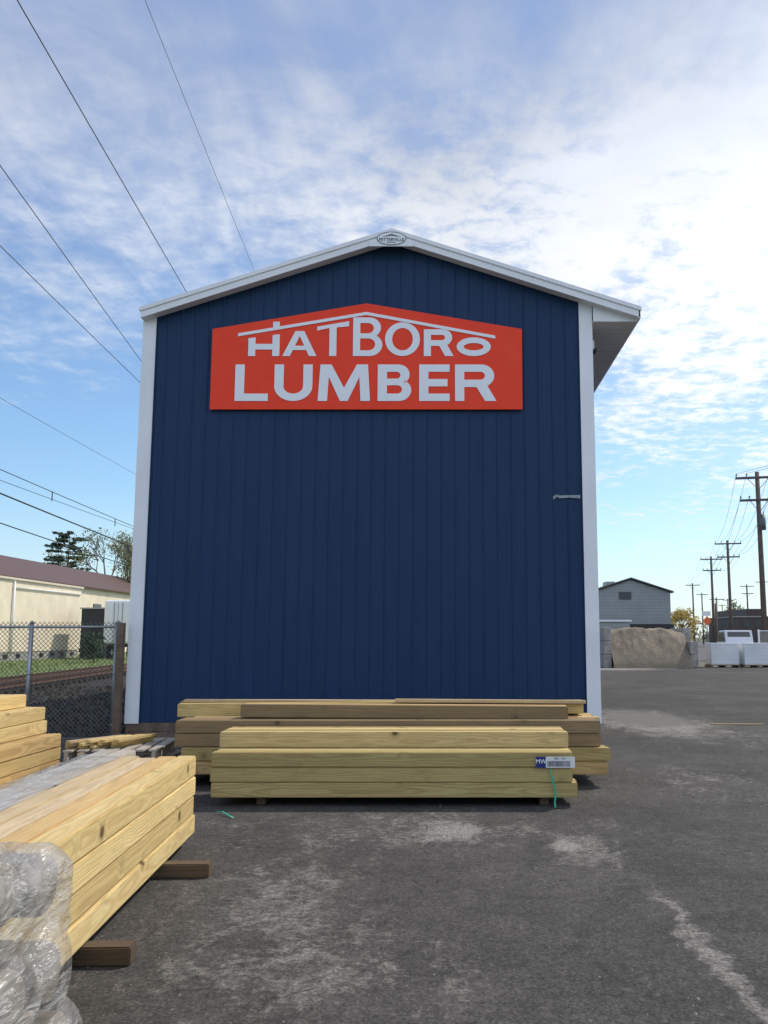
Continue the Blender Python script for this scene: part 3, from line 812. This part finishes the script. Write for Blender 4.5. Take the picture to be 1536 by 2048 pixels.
tl = empty('box_trailer', (-23.6, 67, 0), 'white box trailer with rounded corners parked by tracks', 'trailer')
b = MB(); b.box(-24.7, -22.6, 66, 67.6, 1.1, 4.25); b.obj('trailer_body', [M_white], tl, .18)
b = MB(); b.box(-23.66, -23.64, 65.97, 66.0, 1.2, 4.1); b.box(-23.95, -23.91, 65.95, 66, 1.2, 4.1); b.box(-23.35, -23.31, 65.95, 66, 1.2, 4.1); b.obj('door_bars', [M_galv], tl)
for x in (-24.4, -22.9):
    b = MB(); b.cyl((x - .13, 66.8, .5), (x + .13, 66.8, .5), .5, n=20); b.cyl((x - .14, 66.8, .5), (x + .14, 66.8, .5), .24, n=14, mi=1); b.obj('wheel', [M_rubber, M_galv], tl)
b = MB(); b.box(-24.2, -23.1, 66.2, 67.4, .85, 1.1); b.obj('chassis', [M_steel_dark], tl)
sd = empty('dark_shed', (-26.6, 69, 0), 'dark flat-sided metal shed beside the warehouse', 'shed')
b = MB(); b.box(-27.3, -25.4, 68.5, 71, 0, 3.7); b.obj('wall', [simple('dark_sheet', (.025, .03, .035), .6)], sd)
b = MB(); b.box(-27.4, -25.3, 68.4, 71.1, 3.7, 3.8); b.obj('roof', [M_galv], sd)
b = MB(); b.box(-26.9, -25.9, 68.44, 68.49, 0, 2.3); b.obj('door', [M_steel_dark], sd)

# ------------------------------------------------------------------ vegetation
def leafcloud(b, c, rad, n, size, squash=1.0):
    for _ in range(n):
        while True:
            d = Vector((random.uniform(-1, 1), random.uniform(-1, 1), random.uniform(-1, 1)))
            if .15 < d.length < 1: break
        p = Vector(c) + Vector((d.x * rad, d.y * rad, d.z * rad * squash))
        a = Vector((random.gauss(0, 1), random.gauss(0, 1), random.gauss(0, 1))).normalized(); e = a.orthogonal().normalized()
        s_ = size * random.uniform(.6, 1.4)
        b.add([p - a * s_, p + e * s_ * .5, p + a * s_, p - e * s_ * .5], [(0, 1, 2, 3)])
def branch(b, p, d, L, r, depth, tips):
    q = p + d * L
    b.cyl(p, q, r, r * .65, n=5, caps=False)
    if depth == 0: tips.append(q); return
    for _ in range(3 if depth > 1 else 4):
        nd = (d + Vector((random.uniform(-.75, .75), random.uniform(-.75, .75), random.uniform(-.15, .5)))).normalized()
        branch(b, q - d * L * random.uniform(0, .4), nd, L * random.uniform(.6, .8), r * .6, depth - 1, tips)
def bare_tree(x, y, H, seed, mat, label, lsize=.15, nleaf=26, lrad=1.15, depth=4):
    random.seed(seed)
    e = empty('tree', (x, y, 0), label, 'tree')
    b = MB(); tips = []; branch(b, Vector((0, 0, 0)), Vector((random.uniform(-.06, .06), 0, 1)).normalized(), H * .30, H * .016, depth, tips)
    o = b.obj('trunk', [M_bark]); attach_local(o, e)
    zt = max(q.z for q in tips); sc = H / zt; o.scale = (sc, sc, sc)
    b = MB()
    for q in tips: leafcloud(b, q * sc, lrad, nleaf, lsize)
    o = b.obj('crown', [mat]); attach_local(o, e)
LB = 'tall tree with sparse olive and tan leaves'
for i, (x, y, h_) in enumerate(((-39.5, 118, 15.0), (-43.5, 119, 15.0), (-36, 122, 14.2), (-33, 119, 13.2), (-41, 124, 14.6), (-62, 135, 14.0), (-70, 138, 13.4))):
    bare_tree(x, y, h_, i + 1, L_bare, LB)
random.seed(33)
e = empty('tree', (29.6, 112, 0), 'small low yellow-green autumn tree beside the street', 'tree')
b = MB(); b.cyl((0, 0, 0), (0, 0, 3.2), .16, .07, n=8)
c = MB()
for _ in range(34):
    q = Vector((random.uniform(-1.7, 1.7), random.uniform(-1.2, 1.2), random.uniform(1.3, 4.7)))
    if q.z > 3.6: q.x *= .6
    b.cyl((0, 0, min(q.z * .6, 2.8)), q, .04, .015, n=4, caps=False)
    leafcloud(c, q, .6, 80, .13)
o = b.obj('trunk', [M_bark]); attach_local(o, e); o = c.obj('crown', [L_gold]); attach_local(o, e)
bare_tree(60, 190, 9, 6, L_bare, LB, .3, 9, .8, 3)
random.seed(21)
e = empty('pine_tree', (-52.5, 126, 0), 'dark green pine with layered ragged branches', 'tree')
b = MB(); b.cyl((0, 0, 0), (0, 0, 15.6), .3, .05, n=8); tb = b
c = MB()
for i in range(24):
    z = 8.0 + 7.8 * i / 23; rmax = 3.6 * (1 - ((z - 9.5) / 7.5) ** 2 * .75) if z > 9.5 else 3.0
    rmax = max(rmax, .5)
    for k in range(3):
        a = random.uniform(0, 6.28); L = rmax * random.uniform(.5, 1.25); dz_ = random.uniform(-.2, .35)
        q = Vector((math.cos(a) * L, math.sin(a) * L, z + dz_)); tb.cyl((0, 0, z), q, .06, .02, n=4, caps=False)
        for u in (.5, .75, 1.0): leafcloud(c, Vector((q.x * u, q.y * u, z + dz_ * u)), .62 * (1.1 - .35 * u), 24, .17, .32)
o = tb.obj('trunk', [M_bark]); attach_local(o, e); o = c.obj('crown', [L_pine]); attach_local(o, e)
e = empty('bush', (-21.8, 57, 0), 'dark green bush growing on the grass verge', 'bush')
b = MB()
for _ in range(9): leafcloud(b, (random.uniform(-.6, .6), random.uniform(-.5, .5), random.uniform(.35, .8) * 1.8), .55, 70, .12)
o = b.obj('foliage', [L_bush]); attach_local(o, e)
b = MB(); b.cyl((0, 0, 0), (0, 0, 1.1), .06, .03, n=6); o = b.obj('stem', [M_bark]); attach_local(o, e)
b = MB(); random.seed(5)
for i in range(150):
    x = -260 + i * 4 + random.uniform(-2, 2); hh = random.uniform(3, 7.5)
    leafcloud(b, (x, 300 + random.uniform(-20, 20), hh * .5), hh * .6, 60, .8, .8)
o = b.obj('distant_treeline', [L_far]); o['kind'] = 'stuff'; o['label'] = 'low distant band of autumn trees'
b = MB()
for i in range(2400):
    x = random.uniform(-32, -15); y = random.uniform(20, 70)
    if x > -14.6 + sl * (y - 15) - .3: continue
    h_ = random.uniform(.06, .22); a = random.uniform(0, 3.14)
    b.add([(x, y, 0), (x + .05 * math.cos(a), y + .05 * math.sin(a), 0), (x + random.uniform(-.05, .05), y, h_)], [(0, 1, 2)])
o = b.obj('grass_tufts', [M_grass]); o['kind'] = 'stuff'

# ------------------------------------------------------------------ overhead wires along the railway
def wire(p, q, r, ta, tb_, sag, label='thin dark overhead wire strung along the railway', grp='overhead wires along the railway'):
    p = Vector(p); q = Vector(q); pts = []
    n = 14
    for i in range(n + 1):
        u = ta + (tb_ - ta) * i / n; c = p.lerp(q, u); k = i / n
        c.z += -sag * (4 * k * (1 - k)) + sag * .9
        pts.append(c)
    b = MB()
    for a, e in zip(pts[:-1], pts[1:]): b.cyl(a, e, r, n=5, caps=False)
    o = b.obj('overhead_wire', [M_steel_dark]); tag(o, label, 'wire', grp); return o
wire((-5.66, 10.9, 10), (-6.3, 21.3, 10), .009, -1.4, 2.5, .12)
wire((-4.9, 13.5, 12), (-5.4, 24.7, 12), .005, -1.5, 2.2, .1)
wire((-7.48, 14.26, 9.5), (-8.76, 25.6, 9.5), .009, -1.4, 2.2, .12)
wire((-8.44, 16.3, 9), (-8.9, 26, 9), .009, -1.6, 2.2, .12)
wire((-11.95, 23.6, 8), (-12.2, 35.4, 8), .006, -1.5, 2.2, .1)
wire((-15.7, 31.4, 7.5), (-16.7, 48.7, 7.5), .016, -1.5, 2.2, .15)
wire((-15.65, 31.4, 7.1), (-15.9, 46.5, 7.1), .011, -1.5, 2.2, .15)
wire((-15.5, 31.1, 6.6), (-17.4, 50.6, 6.6), .03, -1.5, 2.2, .2)
wire((-17.2, 34.7, 6.0), (-19.8, 57.5, 6.0), .024, -1.5, 2.2, .2)
for (x, y, z0, z1) in ((-16.02, 36.5, 7.12, 7.52), (-16.5, 45.0, 7.12, 7.52)):
    b = MB(); b.cyl((x, y, z0), (x, y, z1), .022, n=5); o = b.obj('wire_spacer', [M_steel_dark]); tag(o, 'short dark spacer joining two overhead wires', 'wire spacer', 'spacers on overhead wires')

# ------------------------------------------------------------------ utility poles
arm_dir = Vector((1, -.24, 0)).normalized()
def pole(x, y, H, arms=2, trans=False, far=False):
    e = empty('utility_pole', (x, y, 0), 'wooden utility pole with crossarms' + (' and grey transformer' if trans else ' beside the street'), 'utility pole', 'utility poles along the street')
    b = MB(); b.cyl((0, 0, 0), (0, 0, H), .17, .12, n=12); attach_local(b.obj('shaft', [M_pole]), e)
    tops = []
    for k in range(arms):
        z = H - .35 - k * 1.3; L = 1.25 if k == 0 else 1.05
        b = MB(); a = math.atan2(arm_dir.y, arm_dir.x)
        b.obox((0, -.16, z), a, (2 * L, .1, .13))
        for sg in (-1, 1): b.cyl(Vector((0, -.14, z - .7)), arm_dir * L * .5 * sg + Vector((0, -.14, z)), .02, n=4)
        attach_local(b.obj('crossarm', [M_pole]), e)
        for u in (-.95, -.5, .5, .95):
            p = arm_dir * L * u + Vector((0, -.16, z + .06))
            if not far:
                b = MB(); b.cyl(p, p + Vector((0, 0, .1)), .02, n=6); b.cyl(p + Vector((0, 0, .1)), p + Vector((0, 0, .2)), .055, .04, n=8); attach_local(b.obj('insulator', [M_concrete]), e)
            tops.append(Vector((x, y, 0)) + p + Vector((0, 0, .2)))
    if trans:
        b = MB(); b.cyl((.05, -.38, H - 3.4), (.05, -.38, H - 2.6), .17, n=16); b.cyl((.05, -.38, H - 2.6), (.05, -.38, H - 2.52), .15, .08, n=16)
        for sx in (-.08, .08): b.cyl((.05 + sx, -.38, H - 2.52), (.05 + sx, -.38, H - 2.35), .025, n=6)
        b.box(0, .1, -.24, -.12, H - 3.3, H - 2.7); attach_local(b.obj('transformer', [M_trans]), e)
    return tops
P = [(18.1, 51, 11.0, 2, True, False), (28.0, 88, 11.0, 2, False, False), (31.7, 106, 11.0, 2, False, False), (45.2, 163, 11.2, 1, False, True), (55, 163, 11, 2, False, True), (62, 175, 12.5, 1, False, True), (56, 195, 11, 1, False, True), (71, 225, 11, 1, False, True), (81, 262, 11, 1, False, True), (48.5, 160, 8.5, 1, False, True), (29.6, 98, 5.2, 0, False, True)]
tops = [pole(*q) for q in P]
def span(p, q, r, sag):
    b = MB(); n = 10; pts = []
    for i in range(n + 1):
        k = i / n; c = p.lerp(q, k); c.z -= sag * 4 * k * (1 - k); pts.append(c)
    for a, e in zip(pts[:-1], pts[1:]): b.cyl(a, e, r, n=4, caps=False)
    o = b.obj('power_line', [M_steel_dark]); tag(o, 'thin dark power line strung between utility poles', 'wire', 'power lines between utility poles')
for a, e in ((0, 1), (1, 2), (2, 3), (3, 7)):
    for i in range(0, min(len(tops[a]), len(tops[e]))): span(tops[a][i], tops[e][i], .010, .9)
for i in range(0, 4): span(tops[0][i], tops[0][i] + Vector((5.5, -45.6, 0)), .010, .8)

# ------------------------------------------------------------------ right background
gb = empty('grey_gabled_building', (18.8, 95, 0), 'weathered grey gabled industrial building with lap siding', 'building')
b = MB(); b.prismY([(14.9, 0), (22.7, 0), (22.7, 6.0), (18.8, 7.25), (14.9, 6.0)], 90, 112); b.obj('wall', [M_greyside], gb)
b = MB(); b.prismY([(14.6, 5.95), (18.8, 7.33), (23.0, 5.95), (23.0, 6.1), (18.8, 7.48), (14.6, 6.1)], 89.7, 112.2); b.obj('roof', [simple('dark_roofing', (.07, .065, .065), .8)], gb)
b = MB(); b.box(16.7, 17.6, 92, 94, 6.7, 7.2); b.obj('roof_vent', [M_galv], gb)
b = MB(); b.box(17.6, 18.8, 89.93, 89.98, 5.3, 6.05); b.obj('louvre', [M_louvre], gb)
b = MB(); b.box(18.0, 22.7, 89.0, 89.98, 2.35, 2.85); b.obj('canopy', [M_steel_dark], gb)
b = MB(); b.box(19.0, 20.8, 89.93, 89.98, 0, 2.2); b.obj('door', [M_galv], gb)
b = MB(); b.box(21.4, 22.2, 89.93, 89.98, 1.0, 2.0); b.obj('window', [M_glass], gb)
ws = empty('grey_shed', (12.5, 62, 0), 'small flat-roofed pale grey shed behind the sand bay', 'shed')
b = MB(); b.box(9.6, 12.4, 60, 64, 0, 2.6); b.obj('wall', [M_greyside], ws)
b = MB(); b.box(9.5, 12.5, 59.9, 64.1, 2.6, 2.72); b.obj('roof', [M_trim], ws)
b = MB(); b.box(11.2, 11.9, 59.95, 59.99, 0, 2.0); b.obj('door', [M_galv], ws)

bay = empty('material_bay', (11, 50, 0), 'concrete block storage bay open at the front', 'storage bay')
random.seed(9)
b = MB()
for r_ in range(3):
    b.box(8.5, 13.4, 51.5, 52.1, r_ * .68, r_ * .68 + .66 if r_ < 2 else r_ * .68 + .3)
b.obj('rear_wall', [M_concrete], bay, .03)
for x0 in (8.42, 12.95):
    b = MB()
    for r_ in range(3):
        for k in range(3):
            if r_ == 2 and k == 0 and x0 > 10: continue
            b.box(x0 + random.uniform(-.03, .03), x0 + .42, 47.6 + k * 1.3, 48.88 + k * 1.3, r_ * .70, r_ * .70 + .68)
    b.obj('side_wall', [M_concrete], bay, .03)
b = MB(); N = 56; vs = []
for j in range(N):
    for i in range(N):
        u, v = i / (N - 1), j / (N - 1)
        x = 8.86 + u * 4.08; y = 47.1 + v * 4.35
        h_ = 2.06 * min(1, max(0, v * 2.7)) ** .8 * (1 - .20 * abs(2 * u - 1) ** 4) - .08 * math.exp(-((u - .62) / .16) ** 2) * min(1, v * 4)
        h_ += (.12 * mn.noise(Vector((x * .9, y * .9, 0))) + .09 * mn.noise(Vector((x * 2.6, y * 2.6, 3))) + .06 * mn.noise(Vector((x * 7, y * 7, 5)))) * min(1, v * 4)
        vs.append((x, y, max(0.0, h_)))
b.add(vs, [(j * N + i, j * N + i + 1, (j + 1) * N + i + 1, (j + 1) * N + i) for j in range(N - 1) for i in range(N - 1)], 0, True)
o = b.obj('sand_heap', [M_sand]); tag(o, 'heaped dull tan sand filling the concrete bay', 'sand')
for i, (x0, x1, yy) in enumerate(((14.2, 15.75, 50.0 - 1.2), (15.9, 17.35, 48.6))):
    e = empty('block_pallet', ((x0 + x1) / 2, yy, 0), 'pallet stacked with white masonry blocks', 'pallet of blocks', 'pallets of white blocks')
    b = MB(); b.box(x0 + .04, x1 - .04, yy - .5, yy + .6, .14, 1.28); b.obj('block_stack', [M_blocks], e, .02)
    b = MB(); b.box(x0, x1, yy - .55, yy + .65, .1, .13)
    for k in (x0, (x0 + x1) / 2 - .05, x1 - .1): b.box(k, k + .1, yy - .55, yy + .65, 0, .098)
    b.obj('pallet_base', [W_brown], e)

def vehicle(x, y, mat, label, heading=0):
    e = empty('pickup_truck', (x, y, 0), label, 'truck')
    def loc(b, n, mats, bev=0): o = b.obj(n, mats, None, bev); attach_local(o, e); return o
    b = MB(); b.prismX([(-2.6, .45), (2.6, .45), (2.65, 1.0), (.6, 1.05), (-2.5, 1.1), (-2.65, .9)], -.95, .95); b.prismX([(-.9, 1.08), (.95, 1.08), (.45, 1.85), (-.65, 1.88)], -.82, .82)
    loc(b, 'body', [mat], .05)
    b = MB(); b.prismX([(-.75, 1.2), (.75, 1.2), (.4, 1.75), (-.6, 1.78)], -.83, -.825); b.prismX([(-.75, 1.2), (.75, 1.2), (.4, 1.75), (-.6, 1.78)], .825, .83)
    b.add([(-.7, -.845, 1.2), (.7, -.845, 1.2), (.65, -.70, 1.78), (-.65, -.70, 1.78)], [(0, 1, 2, 3)]); loc(b, 'window', [M_glass])
    for wx in (-.9, .9):
        for wy in (-1.7, 1.7):
            b = MB(); b.cyl((wx - .12, wy, .38), (wx + .12, wy, .38), .38, n=20); b.cyl((wx - .13, wy, .38), (wx + .13, wy, .38), .2, n=12, mi=1); loc(b, 'wheel', [M_rubber, M_galv])
    for wx in (-.75, .75):
        b = MB(); b.box(wx - .12, wx + .12, -2.67, -2.6, .72, .9); loc(b, 'headlight', [M_glass])
    b = MB(); b.box(-.95, .95, -2.75, -2.62, .42, .58); loc(b, 'bumper', [M_galv], .03)
    return e
v = vehicle(19.3, 60, simple('white_car_paint', (.62, .63, .66), .25, var=.03), 'white pickup truck parked behind block pallets'); v.scale = (1.1, 1.1, 1.08)
sg = empty('road_sign', (21.9, 75, 0), 'orange diamond road works sign with white panel above', 'sign')
b = MB(); b.cyl((21.9, 75.05, 0), (21.9, 75.05, 3.7), .04, n=8); b.obj('sign_post', [M_galv], sg)
b = MB(); b.prismY([(21.9, 2.5), (22.3, 2.9), (21.9, 3.3), (21.5, 2.9)], 74.97, 75.0); b.obj('orange_panel', [M_orange], sg)
b = MB(); b.box(21.5, 22.2, 74.97, 75.0, 3.32, 3.7); b.obj('white_panel', [M_white], sg)
bb = empty('brick_building', (50, 140, 0), 'low dark brick building along the street', 'building')
b = MB(); b.box(45.5, 58, 140, 155, 0, 4.6); b.box(47, 49.5, 140, 155, 4.6, 5.9); b.obj('wall', [M_brick], bb)
b = MB(); b.box(45.3, 58.2, 139.8, 155.2, 4.6, 4.78); b.obj('cornice', [M_concrete], bb)
for i in range(5):
    for z in (1.0, 3.0):
        b = MB(); b.box(46.3 + i * 2, 47.5 + i * 2, 139.94, 139.99, z, z + 1.2); b.obj('window', [M_glass], bb)
hb = empty('house', (38, 170, 0), 'small distant house with grey pitched roof', 'house')
b = MB(); b.prismY([(35, 0), (42, 0), (42, 3.6), (38.5, 5.2), (35, 3.6)], 168, 178); b.obj('wall', [M_greyside], hb)
b = MB(); b.prismY([(34.7, 3.5), (38.5, 5.25), (42.3, 3.5), (42.3, 3.7), (38.5, 5.45), (34.7, 3.7)], 167.7, 178.2); b.obj('roof', [M_steel_dark], hb)
for x in (36, 39.5):
    b = MB(); b.box(x, x + 1.1, 167.93, 167.98, 1.2, 2.6); b.obj('window', [M_glass], hb)

# ------------------------------------------------------------------ loose grit on the asphalt
random.seed(44); b = MB()
for i in range(2600):
    y = 2.6 + random.random() ** 1.6 * 16; x = random.uniform(-1.4, 1.0) * y * .42 + .1 * y
    r_ = random.uniform(.002, .007) * (1.8 if random.random() < .05 else 1)
    vs = [Vector((math.cos(k * 1.57) * r_ * random.uniform(.7, 1.3), math.sin(k * 1.57) * r_ * random.uniform(.7, 1.3), 0)) + Vector((x, y, .001)) for k in range(4)]
    vs.append(Vector((x, y, r_ * .9)))
    b.add(vs, [(0, 1, 4), (1, 2, 4), (2, 3, 4), (3, 0, 4)])
o = b.obj('loose_grit', [simple('grit_stone', (.24, .215, .18), .9, var=.4, nscale=3)]); o['kind'] = 'stuff'
